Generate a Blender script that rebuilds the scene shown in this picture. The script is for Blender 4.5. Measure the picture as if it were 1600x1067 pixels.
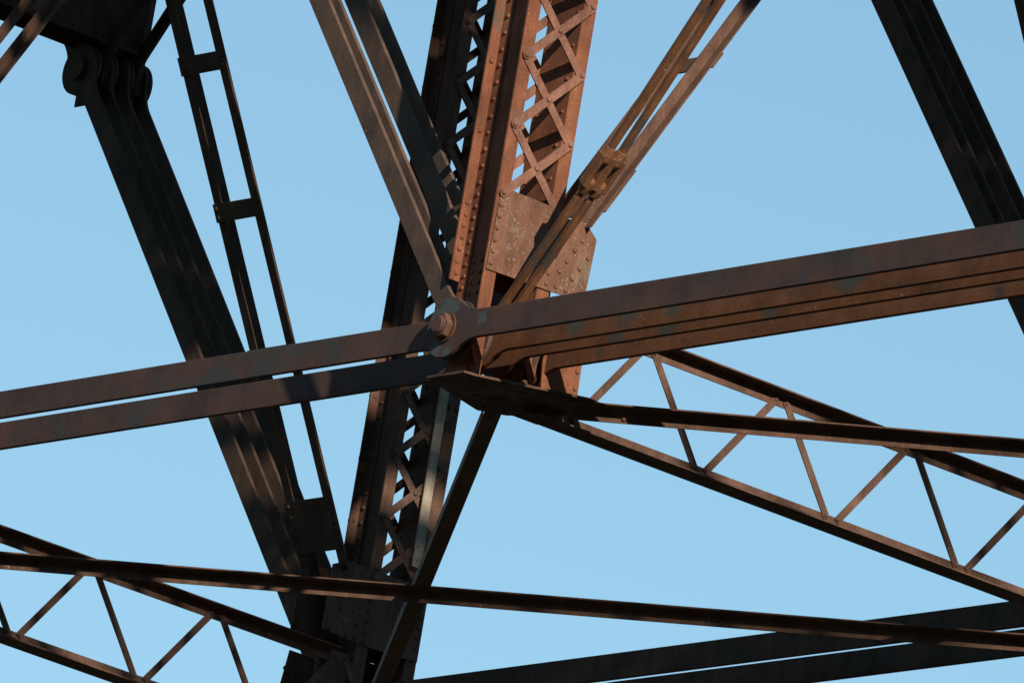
import bpy, math, random
from mathutils import Vector, Matrix
random.seed(7)
sc = bpy.context.scene
for o in list(bpy.data.objects): bpy.data.objects.remove(o)
V = Vector

# ---------------------------------------------------------------- camera
CAM = V((82.6943, -62.5736, -27.6795))
RX = V((0.63291895, 0.75730698, 0.16093399)); UY = V((0.10071508, -0.2866358, 0.95273102)); DZ = V((-0.76763929, 0.58679303, 0.25768946))
cd = bpy.data.cameras.new('camera'); cam = bpy.data.objects.new('camera', cd); sc.collection.objects.link(cam)
cam.matrix_world = Matrix(((RX.x, UY.x, -DZ.x, CAM.x), (RX.y, UY.y, -DZ.y, CAM.y), (RX.z, UY.z, -DZ.z, CAM.z), (0, 0, 0, 1)))
cd.sensor_width = 36; cd.lens = 22160 * 36 / 1600; cd.clip_start = 1; cd.clip_end = 20000
sc.camera = cam
sc.render.resolution_x = 1024; sc.render.resolution_y = 682

# ---------------------------------------------------------------- sky, sun, exposure
SUN = V((3.45, -1.0, 1.61)).normalized()          # direction towards the sun
elev = math.asin(SUN.z)
wd = bpy.data.worlds.new('World'); sc.world = wd; wd.use_nodes = True
nt = wd.node_tree; bg = nt.nodes['Background']
sky = nt.nodes.new('ShaderNodeTexSky'); sky.sky_type = 'NISHITA'; sky.sun_disc = False
sky.sun_elevation = elev; sky.sun_rotation = math.atan2(SUN.x, SUN.y)
sky.altitude = 0; sky.air_density = 1.0; sky.dust_density = 0.0; sky.ozone_density = 0.0
wb = nt.nodes.new('ShaderNodeMix'); wb.data_type = 'RGBA'; wb.blend_type = 'MULTIPLY'; wb.inputs[0].default_value = 1.0
wb.inputs[7].default_value = (.724, .919, .937, 1)          # camera white balance
nt.links.new(sky.outputs[0], wb.inputs[6]); nt.links.new(wb.outputs[2], bg.inputs['Color']); bg.inputs['Strength'].default_value = 0.138
sd = bpy.data.lights.new('sun', 'SUN'); sd.energy = 5.0; sd.angle = math.radians(0.53); sd.color = (1.0, 0.90, 0.76)
so = bpy.data.objects.new('sun', sd); sc.collection.objects.link(so)
so.rotation_euler = SUN.to_track_quat('Z', 'Y').to_euler(); so.location = (20, -10, 30)
sc.view_settings.view_transform = 'Standard'; sc.view_settings.look = 'None'
sc.view_settings.exposure = 0.0; sc.view_settings.gamma = 1.0; sc.view_settings.use_curve_mapping = False

# ---------------------------------------------------------------- materials
def rust(name, a, b, c, patina=0.0, pcol=(.075, .095, .085), specks=0.0, scol=(.42, .36, .28), rough=.82, bump=.35, pscale=1.6, streaks=.75, spscale=16, spamp=.40, spots=(), spcol=(.085, .115, .11)):
    m = bpy.data.materials.new(name); m.use_nodes = True; t = m.node_tree; N = t.nodes; L = t.links
    bs = N['Principled BSDF']; bs.inputs['Roughness'].default_value = rough; bs.inputs['Specular IOR Level'].default_value = .25
    geo = N.new('ShaderNodeNewGeometry')
    def noise(scale, detail=6, rough_=.6, stretch=None, off=0):
        mp = N.new('ShaderNodeMapping'); mp.inputs['Location'].default_value = (off, off * .7, off * 1.3)
        if stretch: mp.inputs['Scale'].default_value = stretch
        n = N.new('ShaderNodeTexNoise'); n.inputs['Scale'].default_value = scale; n.inputs['Detail'].default_value = detail; n.inputs['Roughness'].default_value = rough_
        L.new(geo.outputs['Position'], mp.inputs['Vector']); L.new(mp.outputs[0], n.inputs['Vector']); return n.outputs['Fac']
    def ramp(src, stops):
        r = N.new('ShaderNodeValToRGB'); e = r.color_ramp.elements
        while len(e) < len(stops): e.new(.5)
        for i, (p, col) in enumerate(stops): e[i].position = p; e[i].color = (*col, 1) if len(col) == 3 else col
        L.new(src, r.inputs[0]); return r.outputs[0]
    def mix(f, x, y, mode='MIX'):
        k = N.new('ShaderNodeMix'); k.data_type = 'RGBA'; k.blend_type = mode
        if isinstance(f, float): k.inputs[0].default_value = f
        else: L.new(f, k.inputs[0])
        L.new(x, k.inputs[6]); L.new(y, k.inputs[7]); return k.outputs[2]
    def const(col):
        k = N.new('ShaderNodeRGB'); k.outputs[0].default_value = (*col, 1); return k.outputs[0]
    base = ramp(noise(2.3, 8, .62), [(.32, a), (.5, b), (.68, c)])
    streak = ramp(noise(7, 5, .6, (1.2, 1.2, .25), 3), [(.35, (.62, .60, .60)), (.65, (1.25, 1.22, 1.2))])
    base = mix(streaks, base, streak, 'MULTIPLY')
    fine = ramp(noise(70, 5, .7, None, 9), [(.3, (.55, .53, .52)), (.7, (1.4, 1.38, 1.36))])
    base = mix(.7, base, fine, 'MULTIPLY')
    if patina > 0:
        pm = ramp(noise(pscale, 8, .68, None, 17), [(.70 - .25 * patina, (0, 0, 0)), (.76 - .25 * patina, (1, 1, 1))])
        pm2 = ramp(noise(26, 5, .7, None, 5), [(.38, (.15, .15, .15)), (.55, (1, 1, 1))])
        pm = mix(1.0, pm, pm2, 'MULTIPLY')
        base = mix(pm, base, const(pcol))
    if specks > 0:
        s1 = ramp(noise(34, 6, .72, None, 31), [(.66 - .1 * specks, (0, 0, 0)), (.70 - .1 * specks, (1, 1, 1))])
        s2 = ramp(noise(2.6, 4, .6, None, 41), [(.42, (0, 0, 0)), (.60, (1, 1, 1))])
        sm = mix(1.0, s1, s2, 'MULTIPLY')
        base = mix(sm, base, const(scol))
    for c_, r_ in spots:          # old paint and patina left in patches
        dn = N.new('ShaderNodeVectorMath'); dn.operation = 'DISTANCE'; L.new(geo.outputs['Position'], dn.inputs[0]); dn.inputs[1].default_value = c_
        mr = N.new('ShaderNodeMapRange'); L.new(dn.outputs['Value'], mr.inputs[0]); mr.inputs[1].default_value = 0; mr.inputs[2].default_value = r_; mr.inputs[3].default_value = spamp; mr.inputs[4].default_value = -.30
        ad = N.new('ShaderNodeMath'); ad.operation = 'ADD'; L.new(mr.outputs[0], ad.inputs[0]); L.new(noise(spscale, 10, .80, None, c_[0] + 3), ad.inputs[1])
        base = mix(ramp(ad.outputs[0], [(.60, (0, 0, 0)), (.70, (.8, .8, .8))]), base, const(spcol))
    L.new(base, bs.inputs['Base Color'])
    bp = N.new('ShaderNodeBump'); bp.inputs['Strength'].default_value = bump; bp.inputs['Distance'].default_value = .006
    L.new(noise(45, 6, .7, None, 2), bp.inputs['Height']); L.new(bp.outputs[0], bs.inputs['Normal'])
    return m
M = {}
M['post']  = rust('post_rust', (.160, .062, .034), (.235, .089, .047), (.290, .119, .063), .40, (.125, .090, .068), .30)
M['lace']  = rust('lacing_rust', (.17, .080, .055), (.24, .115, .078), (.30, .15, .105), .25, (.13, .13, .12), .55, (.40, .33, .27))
M['plate'] = rust('plate_rust', (.15, .068, .042), (.20, .098, .062), (.24, .125, .082), .30, (.17, .135, .10), .75, (.30, .255, .19), spots=(((.22, .33, .86), .20), ((.22, .28, .70), .16), ((.22, .16, .62), .10), ((.22, .2, 1.06), .10), ((.22, .97, .66), .20)), spscale=36, spamp=.20, spcol=(.25, .205, .15))
M['bar']   = rust('eyebar_brown', (.060, .042, .038), (.090, .056, .047), (.124, .064, .047), .58, (.060, .064, .064), .10, (.22, .22, .19), pscale=1.3, streaks=.22,
                  spots=(((-.02, 0, .17), .22), ((-.14, 0, .10), .16), ((.08, 0, .16), .14), ((.42, 0, .04), .14), ((-.10, 0, -.17), .20), ((.05, 0, -.2), .12)))
M['inner'] = rust('eyebar_orange', (.10, .046, .023), (.155, .066, .032), (.20, .085, .040), .48, (.052, .054, .048), .15, streaks=.3,
                  spots=(((1.15, .32, .02), .30), ((1.75, .32, .05), .34), ((2.3, .32, .06), .30), ((1.4, .52, .0), .35), ((2.0, .52, -.05), .3), ((4.3, .32, .05), .4), ((3.2, .52, 0), .3)), spcol=(.060, .075, .066))
M['diag']  = rust('diagonal_brown', (.085, .058, .044), (.125, .080, .058), (.16, .098, .068), .30, (.07, .075, .072), .10, streaks=.4)
M['dark']  = rust('shaded_steel', (.050, .031, .021), (.070, .043, .029), (.092, .056, .037), .40, (.060, .048, .038), .05, (.15, .13, .11))  # steel colour darkened to carry the shade on the far truss
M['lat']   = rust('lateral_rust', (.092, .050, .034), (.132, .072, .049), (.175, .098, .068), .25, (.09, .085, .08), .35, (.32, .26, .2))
M['rod']   = rust('rod_rust', (.11, .050, .026), (.17, .076, .036), (.24, .105, .048), .72, (.060, .060, .052), .15, rough=.65)
M['farpost'] = rust('far_post_shaded_rust', (.085, .048, .034), (.125, .068, .046), (.17, .088, .058), .45, (.050, .046, .042), .15, (.2, .17, .14))  # darker copy of the post rust, shade put into the colour
M['farlace'] = rust('far_lacing_shaded_rust', (.10, .060, .044), (.15, .088, .064), (.20, .118, .085), .35, (.07, .066, .06), .25, (.24, .2, .16))  # lacing rust darkened the same way for the shaded post
M['pale']  = rust('pale_painted', (.30, .25, .18), (.38, .32, .24), (.42, .36, .28), .25, (.20, .13, .08), .4, (.18, .11, .07))
M['nut']   = rust('nut_rust', (.085, .046, .030), (.125, .064, .039), (.165, .082, .048), .5)
M['wood']  = rust('weathered_timber', (.06, .05, .042), (.09, .075, .06), (.11, .09, .075), 0)
M['ground'] = rust('valley_floor', (.020, .025, .015), (.030, .034, .021), (.042, .043, .029), 0, bump=.1)

# ---------------------------------------------------------------- helpers
col = sc.collection
def tag(o, label=None, cat=None, group=None, kind=None):
    for k, v in (('label', label), ('category', cat), ('group', group), ('kind', kind)):
        if v: o[k] = v
    return o
def mesh(name, vs, fs, mat, smooth=False):
    me = bpy.data.meshes.new(name); me.from_pydata([tuple(v) for v in vs], [], fs); me.materials.append(M[mat]); me.validate()
    import bmesh
    bm = bmesh.new(); bm.from_mesh(me); bmesh.ops.recalc_face_normals(bm, faces=bm.faces); bm.to_mesh(me); bm.free()
    if smooth:
        for p in me.polygons: p.use_smooth = True
    return me
def link(name, me, parent=None, loc=(0, 0, 0), rot=None):
    o = bpy.data.objects.new(name, me); col.objects.link(o); o.location = loc
    if rot is not None: o.rotation_euler = rot
    if parent: o.parent = parent
    return o
def empty(name, loc, **kw):
    o = bpy.data.objects.new(name, None); col.objects.link(o); o.location = loc; o.empty_display_size = .2; tag(o, **kw); return o
class MB:
    """collects solids; build() links them as one mesh object"""
    def __init__(s): s.v = []; s.f = []
    def add(s, vs, fs):
        n = len(s.v); s.v += [V(p) for p in vs]; s.f += [[i + n for i in q] for q in fs]; return s
    def box(s, a, b):
        (x0, y0, z0), (x1, y1, z1) = a, b
        return s.add([(x0, y0, z0), (x1, y0, z0), (x1, y1, z0), (x0, y1, z0), (x0, y0, z1), (x1, y0, z1), (x1, y1, z1), (x0, y1, z1)],
                     [(3, 2, 1, 0), (4, 5, 6, 7), (0, 1, 5, 4), (1, 2, 6, 5), (2, 3, 7, 6), (3, 0, 4, 7)])
    def prism(s, pts, off):
        """planar 3-D polygon pushed along off"""
        n = len(pts); off = V(off); a = [V(p) for p in pts]
        return s.add(a + [p + off for p in a], [list(range(n))[::-1], list(range(n, 2 * n))] + [(i, (i + 1) % n, n + (i + 1) % n, n + i) for i in range(n)])
    def sweep(s, prof, p0, p1, u, v):
        """2-D profile in (u,v) run from p0 to p1"""
        p0 = V(p0); p1 = V(p1); return s.prism([p0 + u * a + v * b for a, b in prof], p1 - p0)
    def tube(s, p0, p1, r, n=10, r1=None, rot=0.0):
        p0 = V(p0); p1 = V(p1); d = (p1 - p0).normalized(); u = d.orthogonal().normalized(); w = d.cross(u); r1 = r if r1 is None else r1
        A = [p0 + (u * math.cos(rot + 2 * math.pi * i / n) + w * math.sin(rot + 2 * math.pi * i / n)) * r for i in range(n)]
        B = [p1 + (u * math.cos(rot + 2 * math.pi * i / n) + w * math.sin(rot + 2 * math.pi * i / n)) * r1 for i in range(n)]
        return s.add(A + B, [list(range(n))[::-1], list(range(n, 2 * n))] + [(i, (i + 1) % n, n + (i + 1) % n, n + i) for i in range(n)])
    def build(s, name, mat, parent=None, smooth=False):
        return link(name, mesh(name, s.v, s.f, mat, smooth), parent)

# shared rivet head, dome along local +Z
def dome(r, h, n=8):
    vs = [(r * math.cos(2 * math.pi * i / n), r * math.sin(2 * math.pi * i / n), 0) for i in range(n)]
    vs += [(.72 * r * math.cos(2 * math.pi * i / n), .72 * r * math.sin(2 * math.pi * i / n), .68 * h) for i in range(n)] + [(0, 0, h)]
    fs = [(i, (i + 1) % n, n + (i + 1) % n, n + i) for i in range(n)] + [(n + i, n + (i + 1) % n, 2 * n) for i in range(n)] + [tuple(range(n))[::-1]]
    return vs, fs
RIV = {}
def rivet(parent, p, nrm, mat='post', r=.021):
    k = (mat, r)
    if k not in RIV: RIV[k] = mesh('rivet', *dome(r, r * .72), mat, True)
    o = link('rivet', RIV[k], parent); o.location = V(p) + V((random.uniform(-.003, .003) * (abs(nrm[0]) < .5), random.uniform(-.003, .003) * (abs(nrm[1]) < .5), random.uniform(-.004, .004) * (abs(nrm[2]) < .5)))
    q_ = random.uniform(.88, 1.08); o.scale = (q_, q_, q_ * random.uniform(.85, 1.1))
    o.rotation_euler = V(nrm).to_track_quat('Z', 'Y').to_euler()
    return o

P = 10.4; W = 7.243; H = 6.26; YC = .425; MIR = 2 * YC + W     # panel, truss spacing, half height
def mir(y): return MIR - y

# ---------------------------------------------------------------- the valley floor, plus an added hillside
NA, NR = 96, 44
gv, gf = [], []
for j in range(NR):
    r_ = 8000 * (j / (NR - 1)) ** 2.6
    for i in range(NA):
        az = 2 * math.pi * i / NA; dx, dy = math.cos(az), math.sin(az)
        f = max(0.0, min(1.0, (dx * .82 - dy * .57 + .55) / .75)); f = f * f * (3 - 2 * f)      # unseen hillside, added behind the camera to block low sky light
        w_ = max(0.0, min(1.0, (r_ - 170) / 420)); w_ = w_ * w_ * (3 - 2 * w_)
        hgt = w_ * (25 + 165 * f + 14 * math.sin(az * 7 + r_ * .004) + 9 * math.sin(az * 17 - r_ * .011))
        gv.append((r_ * dx, r_ * dy, -30 + hgt))
for j in range(NR - 1):
    for i in range(NA):
        k = (i + 1) % NA; gf.append((j * NA + i, j * NA + k, (j + 1) * NA + k, (j + 1) * NA + i))
g = link('ground', mesh('ground', gv, gf, 'ground', True)); tag(g, kind='structure')

# ---------------------------------------------------------------- eyebars (pin-connected)
def eyebar_outline(L_, hw, R, ends=(1, 1), cut=None):
    """closed outline in (s,t), pin centres at s=0 and s=L_"""
    Rf = .42; sf = math.sqrt((R + Rf) ** 2 - (hw + Rf) ** 2); a0 = math.atan2(hw + Rf, sf)
    def half(c, sgn):      # upper side from neck to head tip, at centre c; sgn=-1: head points to -s
        pts = []
        n = 7
        for i in range(n + 1):                     # fillet from bar to head
            th = -math.pi / 2 + (a0 - math.pi / 2 - (-math.pi / 2)) * i / n
            ang = -math.pi / 2 - (math.pi / 2 - a0) * i / n
            pts.append((sf + Rf * math.cos(ang), hw + Rf + Rf * math.sin(ang)))
        m = 14
        for i in range(1, m + 1):
            ang = a0 + (math.pi - a0) * i / m
            pts.append((R * math.cos(ang), R * math.sin(ang)))
        return [(c + (-sgn) * x, y) for x, y in pts]
    A = half(0, -1); up = A; dn = [(x, -y) for x, y in A[:-1]]
    if ends[1]:
        B = half(L_, 1); out = up[::-1] + B + [(x, -y) for x, y in B[:-1]][::-1] + dn
    else:
        out = up[::-1] + [(L_, hw), (L_, -hw)] + dn
    return out
def eyebar(p, q, y, hw, mat, label, group=None, t=.036, R=.24, ends=(1, 1)):
    """p,q: (x,z) pin centres; front face at y"""
    P0 = V((p[0], y, p[1])); d = V((q[0] - p[0], 0, q[1] - p[1])); L_ = d.length; d.normalize(); n = V((-d.z, 0, d.x))
    pts = [d * s + n * tt for s, tt in eyebar_outline(L_, hw, R, ends)]
    o = MB().prism(pts, (0, t, 0)).build('eyebar', mat); o.location = P0
    bv = o.modifiers.new('edge', 'BEVEL'); bv.width = .005; bv.segments = 1; bv.limit_method = 'ANGLE'; bv.angle_limit = math.radians(50)
    tag(o, label, 'eyebar', group); return o
CH = .113
ords = ['outermost of the four', 'second', 'third', 'innermost of the four']
for y, mt, lb in ((0, 'bar', 'outermost of four long chord eyebars, its round head under the hexagonal nut'),
                  (.325, 'inner', 'orange-brown chord eyebar just behind the outermost one, partly patinated grey-green'),
                  (.525, 'inner', 'narrow-showing chord eyebar third back in the stack of four'),
                  (.82, 'inner', 'hindmost of the four stacked chord eyebars, lowest edge of the bundle')):
    eyebar((0, 0), (P, 0), y, CH, mt, lb)
eyebar((0, 0), (-P, 0), .098, CH, 'bar', 'brown chord eyebar running from behind the nut, upper of the sunlit pair')
eyebar((0, 0), (-P, 0), .70, CH, 'bar', 'brown chord eyebar under its twin, lower bar of the sunlit pair')
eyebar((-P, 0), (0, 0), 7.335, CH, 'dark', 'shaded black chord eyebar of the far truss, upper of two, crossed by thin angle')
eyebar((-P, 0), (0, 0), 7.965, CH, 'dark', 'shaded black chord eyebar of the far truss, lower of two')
DH = .089
for i, y in enumerate((.139, .265, .568, .738)):
    eyebar((-.04, 0), (-P / 2 - .04, H), y, DH, 'diag',
           ['sunlit diagonal eyebar ending at the hexagonal nut, outermost of its four',
            'sunlit diagonal eyebar close behind the outermost one above the nut',
            'half shaded diagonal eyebar above the nut, across a sliver of sky from the outer two',
            'shaded diagonal eyebar above the nut, hindmost of its four'][i])
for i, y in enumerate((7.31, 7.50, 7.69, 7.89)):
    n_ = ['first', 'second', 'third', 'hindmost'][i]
    eyebar((-P, 0), (-1.5 * P, H), y, DH, 'dark', 'shaded black diagonal eyebar in the bundle below the round pinned heads, %s in its stack' % n_, R=.235)
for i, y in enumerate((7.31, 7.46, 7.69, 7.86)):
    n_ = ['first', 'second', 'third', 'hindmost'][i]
    eyebar((0, 0), (-P / 2, H), y, DH, 'dark', 'shaded black diagonal eyebar passing behind the long chord bundle, %s in its stack' % n_)
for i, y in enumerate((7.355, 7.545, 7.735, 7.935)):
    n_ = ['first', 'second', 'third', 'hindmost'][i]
    eyebar((-1.5 * P, H), (-2 * P, 2 * H), y, DH, 'dark', 'shaded black diagonal eyebar rising above the pinned round heads, %s in its stack' % n_, R=.235)

# ---------------------------------------------------------------- pins
def pin(x, z, y0, y1, label, big=True, mat='nut', nuts=True):
    e = empty('pin', (x, y0, z), label=label, cat='pin')
    MB().tube((0, 0, 0), (0, y1 - y0, 0), .085, 20).build('shaft', mat, e)
    for k, (yy, s) in enumerate(((0, -1), (y1 - y0, 1))):
        MB().tube((0, yy, 0), (0, yy + s * .014, 0), .118, 24).build('washer', mat, e)
        if not nuts: continue
        nu = MB().tube((0, yy + s * .014, 0), (0, yy + s * .070, 0), .104, 6, rot=.35).build('nut', mat, e)
        b = nu.modifiers.new('edge', 'BEVEL'); b.width = .008; b.segments = 2
        cp = MB().tube((0, yy + s * .070, 0), (0, yy + s * .088, 0), .074, 20).tube((0, yy + s * .088, 0), (0, yy + s * .100, 0), .068, 20, .060).build('end_cap', 'bar', e)
    return e
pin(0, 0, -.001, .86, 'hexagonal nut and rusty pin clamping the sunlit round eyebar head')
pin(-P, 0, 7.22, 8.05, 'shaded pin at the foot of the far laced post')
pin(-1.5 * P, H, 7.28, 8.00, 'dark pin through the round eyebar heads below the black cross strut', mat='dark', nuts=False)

# ---------------------------------------------------------------- laced posts
LP = .552; Z0 = 1.089; ZT = 12.6; ZL = 7.2
def post(x0, y0, label, side, mp='post', ml='lace', mpl='plate'):
    e = empty('laced_post', (x0, y0, 0), label=label, cat='post', group='laced posts of the trusses')
    for s, tip, w0, w1 in ((-1, .10, .205, .22), (1, .75, .63, .645)):
        ch = MB().box((-.195, min(w0, w1), -.40), (.195, max(w0, w1), ZT)).build('channel', mp, e)
        web = w0 if s < 0 else w1                  # outer face of the web
        # outstanding legs
        for sx in (-1, 1):
            xo = sx * .21; xi = sx * .195
            zc = .44 if sx < 0 else -.12
            ylo, yhi = (tip, w1) if s < 0 else (w0, tip)
            f = MB()
            f.box((min(xo, xi), ylo, zc), (max(xo, xi), yhi, ZT))
            yl = (web - .014, web) if s < 0 else (web, web + .014)
            f.box((min(xi, sx * .095), yl[0] - (.0 if s < 0 else 0), .02 if sx > 0 else .05), (max(xi, sx * .095), yl[1], ZT))
            if sx > 0:      # tapered foot of the flange
                yy = [tip, w1] if s < 0 else [w0, tip]
                f.prism([(xi, yy[0], zc - .003), (xi, yy[1], zc - .003), (xi, yy[1], -.33)], (.015, 0, 0))
            fa = f.build('flange_angle', mp, ch)
            # rivets through the flat leg
            if s < 0:
                z = .10
                while z < ZL:
                    xr = sx * .14
                    rivet(ch, (xr, web - .014, z), (0, -1, 0), mp)
                    z += .0935 if z < 1.15 else .134
                if sx < 0:
                    for k in range(7): rivet(ch, (xi, .148, .50 + k * .0935), (1, 0, 0), mp)
                    for k in range(11): rivet(ch, (xi, .148, Z0 + .55 * (k + 1)), (1, 0, 0), mp)
        if s < 0:
            pp = MB().box((-.075, web - .014, -.36), (.075, web - .001, .62)).build('pin_plate', mp, e)
            for k in range(4): rivet(pp, (-.05, web - .014, .33 + .085 * k), (0, -1, 0), mp)
            for k in range(4): rivet(pp, (.05, web - .014, .33 + .085 * k), (0, -1, 0), mp)
        else:
            for sx in (-1, 1):
                for k in range(24): rivet(ch, (sx * .15, w0, Z0 + .27 + k * .134 * 2), (0, -1, 0), mp, .018)
    # lacing on both faces
    ya, yb = .147, .700
    hw, th = .034, .011
    Lv = V((0, yb - ya, LP)); ang = math.atan2(LP, yb - ya); ln = Lv.length
    ol = [(-hw * math.cos(a) if False else 0, 0) for a in ()]
    out = [(ln + hw * math.cos(a), hw * math.sin(a)) for a in [math.radians(d_) for d_ in range(-90, 91, 30)]] + \
          [(hw * math.cos(a), hw * math.sin(a)) for a in [math.radians(d_) for d_ in range(90, 271, 30)]]
    def lace_mesh(sg):
        d = V((0, yb - ya, sg * LP)).normalized(); n = V((0, -d.z, d.y)); b = MB().prism([d * s_ + n * t_ for s_, t_ in out], (th, 0, 0))
        return mesh('lacing_bar', b.v, b.f, ml)
    up, dn = lace_mesh(1), lace_mesh(-1)
    for fx in (1, -1):
        k = 0
        while Z0 + k * LP < ZL:
            z = Z0 + k * LP
            xb = .2105 if fx > 0 else -.2105 - th
            b1 = link('lacing_bar', up, e, (xb + fx * (th + .002), ya, z)); b2 = None
            if k > 0: b2 = link('lacing_bar', dn, e, (xb, ya, z))
            xs = fx * (th + .002) * 0 + (th if fx > 0 else 0)
            if z < 6.4:
                rivet(b1, (xs, 0, 0), (fx, 0, 0), ml, .024); rivet(b1, (xs, yb - ya, LP), (fx, 0, 0), ml, .024); rivet(b1, (xs, (yb - ya) / 2, LP / 2), (fx, 0, 0), ml, .024)
            k += 1
    # stay plates joined with the sway gussets on both faces
    for fx in (1, -1):
        x0_ = .211 if fx > 0 else -.224
        if side > 0: poly = [(.112, .478), (.70, .488), (1.083, .505), (1.108, 1.005), (.985, 1.105), (.70, 1.07), (.66, 1.128), (.25, 1.135), (.13, 1.07)]
        else: poly = [(2 * YC - yy, zz) for yy, zz in [(.105, .52), (.70, .50), (1.15, .52), (1.15, 1.09), (1.0, 1.16), (.66, 1.16), (.25, 1.16), (.105, 1.10)]]
        pl = MB().prism([(x0_, a, b) for a, b in poly], (.013, 0, 0)).build('stay_plate', mpl, e)
        xs = .224 if fx > 0 else -.224
        m_ = (lambda a: a) if side > 0 else (lambda a: 2 * YC - a)
        for k in range(6): rivet(pl, (xs, m_(.148), .53 + .0935 * k), (fx, 0, 0), mpl)
        for k in range(5): rivet(pl, (xs, m_(.70 + .095 * k), .535), (fx, 0, 0), mpl)
        for k in range(4): rivet(pl, (xs, m_(.70), .62 + .09 * k), (fx, 0, 0), mpl)
        for k in range(4): rivet(pl, (xs, m_(.80 + .058 * k), .66 + .1 * k), (fx, 0, 0), mpl)
        for k in range(3): rivet(pl, (xs, m_(.935 + .058 * k), .64 + .1 * k), (fx, 0, 0), mpl)
        # strut gusset below the chord
        y_0, y_1 = sorted((m_(.755), m_(1.175)))
        lp = MB().prism([(x0_, m_(.83), -.40), (x0_, m_(1.176), -.40), (x0_, m_(1.165), .02), (x0_, m_(1.12), .38), (x0_, m_(.85), .38), (x0_, m_(.79), -.05)], (.013, 0, 0)).build('gusset_plate', mp, e)
        for k in range(5): rivet(lp, (xs, m_(1.135), -.3 + k * .13), (fx, 0, 0), mp)
    if side < 0: MB().box((-.190, .235, -.36), (-.178, .625, .50)).build('foot_plate', mp, e)
    # diaphragm strips at the foot
    MB().box((-.1, .30, -.398), (.1, .312, -.10)).build('foot_diaphragm', mp, e)
    return e
post(0, 0, 'sunlit orange-rust laced post rising from the hexagonal nut', 1)
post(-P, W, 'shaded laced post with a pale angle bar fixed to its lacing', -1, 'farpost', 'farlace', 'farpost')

# ---------------------------------------------------------------- lateral plates under the joints
def lateral_plate(x0, y0, flip, label):
    m_ = (lambda a: a) if not flip else (lambda a: 2 * YC - a)
    e = empty('lateral_plate', (x0, y0, 0), label=label, cat='gusset plate')
    pts = [(-.03, -.08), (.415, -.08), (.436, .03), (.85, .80), (.84, .93), (.236, 1.02), (-.20, .86), (-.33, .67)]
    MB().prism([(a, m_(b), -.424) for a, b in pts], (0, 0, .018)).build('plate', 'lat', e)
    for a, b in ((.50, .25), (.46, .46), (.58, .42), (.70, .66), (.74, .80), (.2, .9), (-.1, .75), (.0, .4), (.3, .1), (-.2, .62), (.1, .8)):
        rivet(e, (a, m_(b), -.406), (0, 0, 1), 'lat', .026); rivet(e, (a, m_(b), -.424), (0, 0, -1), 'lat', .026)
    bo = MB().tube((.60, m_(.36), -.405), (.60, m_(.36), -.375), .026, 6, .016).build('bolt', 'lat', e)
    return e
lateral_plate(0, 0, False, 'dark horizontal plate with bolts under the sunlit pin joint')
lateral_plate(-P, W, True, 'dark horizontal plate under the foot of the far post')

# ---------------------------------------------------------------- laced cross struts
def cross_strut(x0, label):
    e = empty('cross_strut', (x0, 0, 0), label=label, cat='strut', group='laced cross struts between trusses')
    ya, yb = .70, mir(.70); xc = .27
    lo = MB(); X = V((1, 0, 0)); Z = V((0, 0, 1))
    lo.sweep([(-.14, -.512), (.11, -.512), (.11, -.500), (.008, -.500), (.008, -.420), (-.008, -.420), (-.008, -.500), (-.14, -.500)], (xc, ya, 0), (xc, yb, 0), X, Z)
    lo.build('bottom_chord', 'lat', e)
    hi = MB(); hi.sweep([(-.12, .374), (.13, .374), (.13, .362), (.008, .362), (.008, .262), (-.008, .262), (-.008, .362), (-.12, .362)], (xc, 1.05, 0), (xc, mir(1.05), 0), X, Z)
    hi.build('top_chord', 'lat', e)
    nodes_lo = [1.056 + 1.351 * k for k in range(6)]; nodes_hi = [1.731 + 1.351 * k for k in range(5)]
    def bar(y0, z0, y1, z1, dx):
        d = V((0, y1 - y0, z1 - z0)); L_ = d.length; d.normalize(); n = V((0, -d.z, d.y)); p0 = V((xc + dx, y0, z0)); hw = .030
        b = MB().prism([p0 - n * hw - d * .02, p0 + n * hw - d * .02, p0 + d * (L_ + .02) + n * hw, p0 + d * (L_ + .02) - n * hw], (.010, 0, 0)).build('lacing_bar', 'lat', e)
        rivet(b, p0 + V((.010, 0, 0)), (1, 0, 0), 'lat', .017); rivet(b, p0 + d * L_ + V((.010, 0, 0)), (1, 0, 0), 'lat', .017)
    for k, yl in enumerate(nodes_lo):
        if k < 5: bar(yl + .065, -.435, nodes_hi[k] - .05, .300, .009)
        if k > 0: bar(nodes_hi[k - 1] + .06, .300, yl - .06, -.435, .009)
    return e
cross_strut(0, 'laced cross strut leaving the plate under the sunlit pin joint')
cross_strut(-P, 'shaded laced cross strut meeting the foot of the far laced post')

# ---------------------------------------------------------------- horizontal wind-bracing angles
def wind_angle(p0, p1, z, label, hl=.13, vl=.115, flip=1):
    p0 = V((*p0, z)); p1 = V((*p1, z)); d = (p1 - p0).normalized(); n = V((d.y, -d.x, 0)) * flip
    if n.y > 0: n = -n
    e = empty('wind_brace', p0, label=label, cat='brace')
    t = .012
    b = MB().sweep([(0, 0), (hl, 0), (hl, -t), (t, -t), (t, -vl), (0, -vl)], (0, 0, 0), p1 - p0, n, V((0, 0, 1)))
    b.build('angle', 'lat', e)
    rivet(e, d * .42 + n * t + V((0, 0, -.08)), n, 'lat', .022)
    for q in (.35, .47, .59): rivet(e, (p1 - p0) - d * q + n * t + V((0, 0, -.07)), n, 'lat', .022)
    return e
ZW = -.425
off = .30
wind_angle((.62, .843), (10.42, 7.57), ZW - .003, 'rusty wind-brace angle leaving the plate under the sunlit joint, crossing laced strut')
wind_angle((-9.85, 1.03), (-.12, 7.26), ZW - .003, 'long rusty wind-brace angle crossing in front of the shaded far post')
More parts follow.
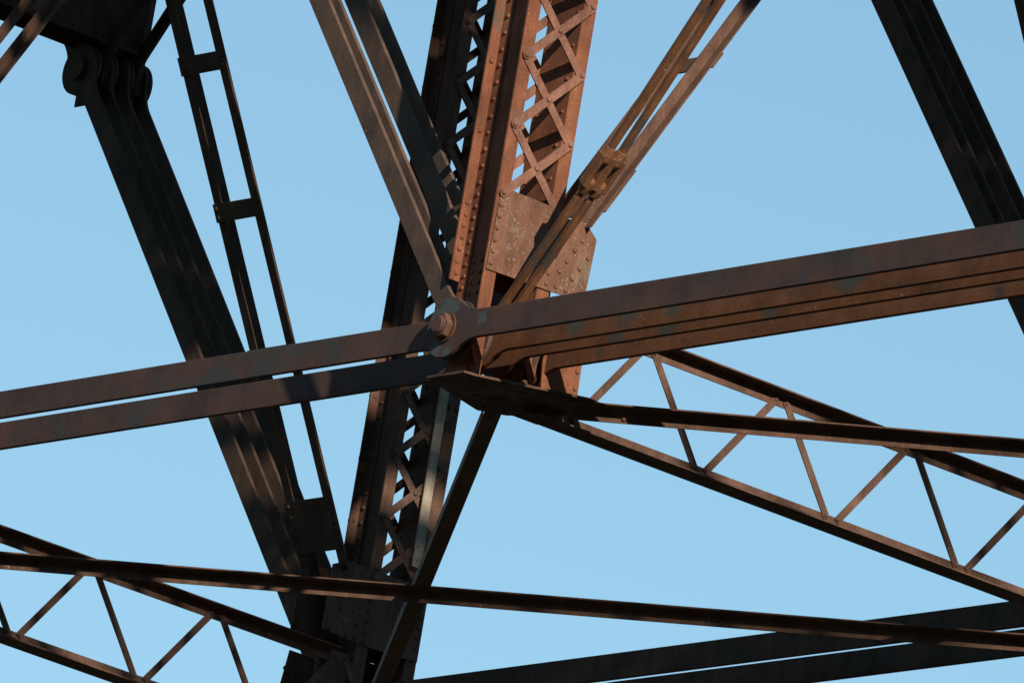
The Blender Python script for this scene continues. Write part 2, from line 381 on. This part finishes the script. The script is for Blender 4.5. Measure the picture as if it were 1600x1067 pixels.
def flat_brace(p0, p1, z, label):
    p0 = V((*p0, z)); p1 = V((*p1, z)); d = (p1 - p0).normalized(); n = V((-d.y, d.x, 0)); e = empty('wind_brace', p0, label=label, cat='brace')
    b = MB().sweep([(-.065, 0), (.065, 0), (.065, .012), (-.065, .012)], (0, 0, 0), p1 - p0, n, V((0, 0, 1)))
    b.sweep([(.053, .0125), (.065, .0125), (.065, .11), (.053, .11)], d * .75, p1 - p0 - d * .75, n, V((0, 0, 1)))
    b.build('angle', 'lat', e)
    for q in (.3, .42, .54): rivet(e, d * q + n * .02, (0, 0, -1), 'lat', .022)
    return e
flat_brace((.12, .51), (-P + .25, 7.47), ZW - .0145, 'black wind-brace bar dropping from the joint plate across the pale angle')

# ---------------------------------------------------------------- sway braces (two angles joined by batten plates)
def sway(x0, mirrored, label, mat, zmax=12.0, b_from=2.70):
    e = empty('sway_brace', (x0, 0, 0), label=label, cat='brace', group='battened sway braces')
    f = (lambda y: y) if not mirrored else (lambda y: 8.03 - y)
    a = V((0, 1.191, 2.104)).normalized()
    def pt(z): return V((0, 1.054 + (z - 1.189) * 1.191 / 2.104, z))
    nperp = V((0, -a.z, a.y))                 # up and towards the near side
    A = pt(.80); B = pt(zmax)
    def m3(p): return V((p.x, f(p.y), p.z))
    for sx in (1, -1):
        bm = MB()
        for prof, zl in (([(.198, 0), (.2095, 0), (.2095, .095), (.198, .095)], .80), ([(.2250, 0), (.300, 0), (.300, .011), (.2250, .011)], 1.06), ([(.2105, 0), (.2245, 0), (.2245, .011), (.2105, .011)], 1.14)):
            A = pt(zl); pts = [m3(A + V((sx * uu, 0, 0)) + nperp * w) for uu, w in prof]
            bm.prism(pts, m3(B) - m3(A))
        bm.build('angle', mat, e)
    zs = [(1.22, 1.62)] + [(b_from - .07 + 1.105 * k, b_from + .07 + 1.105 * k) for k in range(8)]
    for z0, z1 in zs:
        if z1 > zmax: continue
        p, q = pt(z0), pt(z1); n_ = -nperp * .012
        bt = MB().prism([m3(p + V((-.31, 0, 0)) + n_ * .1), m3(p + V((.31, 0, 0)) + n_ * .1), m3(q + V((.31, 0, 0)) + n_ * .1), m3(q + V((-.31, 0, 0)) + n_ * .1)], m3(n_) - m3(V((0, 0, 0)))).build('batten_plate', mat, e)
        nr = m3(-nperp) - m3(V((0, 0, 0)))
        for sx in (-.27, .27):
            m = 2 if z1 - z0 < .2 else 5
            for k in range(m):
                zz = z0 + (z1 - z0) * (k + .5) / m
                rivet(bt, m3(pt(zz) + V((sx, 0, 0)) + n_ * 1.1), nr, mat)
    return e
sway(0, False, 'sunlit rusty sway brace riveted to the post gusset beside the turnbuckle', 'lat')
sway(-P, True, 'shaded black sway brace of two angles and batten plates meeting the far post', 'dark')
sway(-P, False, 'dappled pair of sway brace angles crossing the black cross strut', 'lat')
sway(0, True, 'shaded black sway brace beyond the black diagonal eyebars of the far truss', 'dark', b_from=2.72)

# ---------------------------------------------------------------- counter rods with turnbuckles
def counter(y0, yt, y1, label):
    """y0 at the pin, yt at the turnbuckle, y1 at the far upper end"""
    p0 = V((0, y0, .07)); pt_ = V((1.04, yt, 1.245)); p1 = V((5.2, y1, 6.40))
    e = empty('counter_rod', p0, label=label, cat='tie rod', group='pair of square counter rods')
    pt_ = pt_ - p0; p1 = p1 - p0
    dl = pt_.normalized(); du = (p1 - pt_).normalized(); u = V((0, 1, 0)); d = (dl + du).normalized(); w = d.cross(u).normalized()
    r = .027; sq = [(-r, -r), (r, -r), (r, r), (-r, r)]; h_ = .17
    lo = MB().sweep(sq, dl * .05, pt_ - dl * (h_ + .09), u, w).build('lower_rod', 'rod', e)
    hi = MB().sweep(sq, pt_ + du * (h_ + .03), p1, u, w).build('upper_rod', 'rod', e)
    for o in (lo, hi):
        b = o.modifiers.new('edge', 'BEVEL'); b.width = .007; b.segments = 2
    MB().tube((0, -.028, 0), (0, .028, 0), .15, 20).build('loop_end', 'rod', e)
    def ring(c, R_, m=12): return [c + (u * math.cos(2 * math.pi * i / m) * .88 + w * math.sin(2 * math.pi * i / m)) * R_ for i in range(m)]
    t_ = None
    for sg in (-1, 1):                                   # forged collar at each end
        prof = [(h_ + .042, .040), (h_ + .036, .046), (h_ - .02, .060), (h_ - .065, .062), (h_ - .090, .052), (h_ - .098, .034)]
        m = 12; vs = []
        for q, R_ in prof: vs += ring(pt_ + d * sg * q, R_, m)
        fs = [(j * m + i, j * m + (i + 1) % m, (j + 1) * m + (i + 1) % m, (j + 1) * m + i) for j in range(len(prof) - 1) for i in range(m)]
        k_ = MB().add(vs, fs + [list(range(m)), list(range((len(prof) - 1) * m, len(prof) * m))]).build('turnbuckle' if t_ is None else 'collar', 'rod', t_ or e)
        b = k_.modifiers.new('edge', 'BEVEL'); b.width = .005; b.segments = 1
        t_ = t_ or k_
    for sg in (-1, 1):
        sb = MB().sweep([(-.017, -.052), (.017, -.052), (.017, .052), (-.017, .052)], pt_ - d * (h_ - .02) + u * sg * .040, pt_ + d * (h_ - .02) + u * sg * .040, u, w).build('side_bar', 'rod', t_)
        b = sb.modifiers.new('edge', 'BEVEL'); b.width = .009; b.segments = 2
    MB().tube(pt_ - d * (h_ + .12), pt_ - d * .085, .024, 10).build('threaded_end', 'rod', t_); MB().tube(pt_ + d * .085, pt_ + d * (h_ + .06), .024, 10).build('threaded_end', 'rod', t_)
    return e
counter(.366, .366, .360, 'square counter rod with turnbuckle, the one nearer the outermost eyebar')
counter(.475, .475, .480, 'square counter rod with turnbuckle, the one nearer the sunlit sway brace')

# ---------------------------------------------------------------- pale angle fixed to the far post
e = empty('angle_bar', (-P + .27, 7.72, 0), label='pale weathered angle bar standing against the far post lacing', cat='angle bar')
MB().sweep([(0, 0), (.013, 0), (.013, .085), (0, .085)], (0, 0, 1.29), (0, -.03, 4.6), V((1, 0, 0)), V((0, 1, 0))).build('wide_leg', 'pale', e)
MB().sweep([(-.055, .085), (.013, .085), (.013, .097), (-.055, .097)], (0, 0, 1.36), (0, -.03, 4.6), V((1, 0, 0)), V((0, 1, 0))).build('narrow_leg', 'pale', e)
for z in (1.36, 1.48): rivet(e, (.013, .04, z), (1, 0, 0), 'pale', .018)

# ---------------------------------------------------------------- mid-height joint: cross strut, hanger plates, sub-diagonal
xm = -1.5 * P
e = empty('box_strut', (xm, 7.6, 6.5), label='broad shaded black box strut above the round eyebar heads', cat='strut')
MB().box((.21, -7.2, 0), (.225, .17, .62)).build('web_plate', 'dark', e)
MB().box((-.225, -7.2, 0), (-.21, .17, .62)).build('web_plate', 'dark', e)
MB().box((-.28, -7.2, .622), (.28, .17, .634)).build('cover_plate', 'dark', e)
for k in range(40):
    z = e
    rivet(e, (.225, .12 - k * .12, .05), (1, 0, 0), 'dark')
e = empty('hanger', (xm, 7.2, 5.9), label='short shaded black hanger plates gripping the pinned eyebar heads', cat='hanger')
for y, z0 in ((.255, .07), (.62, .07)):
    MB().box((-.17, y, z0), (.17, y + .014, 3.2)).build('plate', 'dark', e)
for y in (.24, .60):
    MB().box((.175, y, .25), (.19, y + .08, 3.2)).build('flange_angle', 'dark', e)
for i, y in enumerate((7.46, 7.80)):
    eyebar((xm, H), (xm + P / 2, 2 * H), y, .075, 'dark', 'shaded black sub-diagonal eyebar rising from the round heads towards the battened sway brace, %s of two' % ['nearer', 'farther'][i], R=.2)

# ---------------------------------------------------------------- bridge floor overhead (out of view, layout invented to shade the far truss)
ZD = 13.2
deck = empty('deck', (0, 0, ZD), kind='structure')
for y in (7.38,):
    MB().box((-26, y, -.95), (64, y + .60, -.30)).build('top_chord', 'dark', deck)
tie = MB().box((-.17, 1.3, -.05), (.17, 8.7, .20)); tm = mesh('tie', tie.v, tie.f, 'wood')
stub = MB().box((-.17, -1.6, -.05), (.17, 1.3, .20)); sm_ = mesh('tie', stub.v, stub.f, 'wood')
x = -26.0
while x < 64:
    if random.random() > .06: link('tie', tm, deck, (x, 0, 0))
    if random.random() > (.50 if 10.6 < x < 16.6 else .26): link('tie', sm_, deck, (x, 0, 0))  # extra gaps left here to drop sun patches on the far post
    x += .46
for k in (-3, -2, -1):  # unseen planks added to darken the cross strut and wind brace
    x = 19.4 + .2 * k
    while x < 21.2:
        ln = random.uniform(.6, 1.4)
        if random.random() < .75: MB().box((x, -4.55 + .43 * k, .0), (x + ln, -4.25 + .43 * k, .07)).build('shade_plank', 'wood', deck)
        x += ln + .02
for k in range(-4, 7):  # made-up overhang planks, density set by where shade should fall
    y = -4.55 + .43 * k
    x = -26.0 if k >= 0 else 27.6
    while x < (64 if k >= 0 else 38):
        ln = random.uniform(.8, 2.4)
        if random.random() < (.50 if k < 0 else .25 if 20.6 < x < 24 and k < 3 else .97 if 6.5 < x < 11 else .88 if 14 < x < 24 else .80 if 24 < x < 36 else .60): MB().box((x, y, .0), (x + ln, y + .30, .07)).build('shade_plank', 'wood', deck)
        x += ln + .02
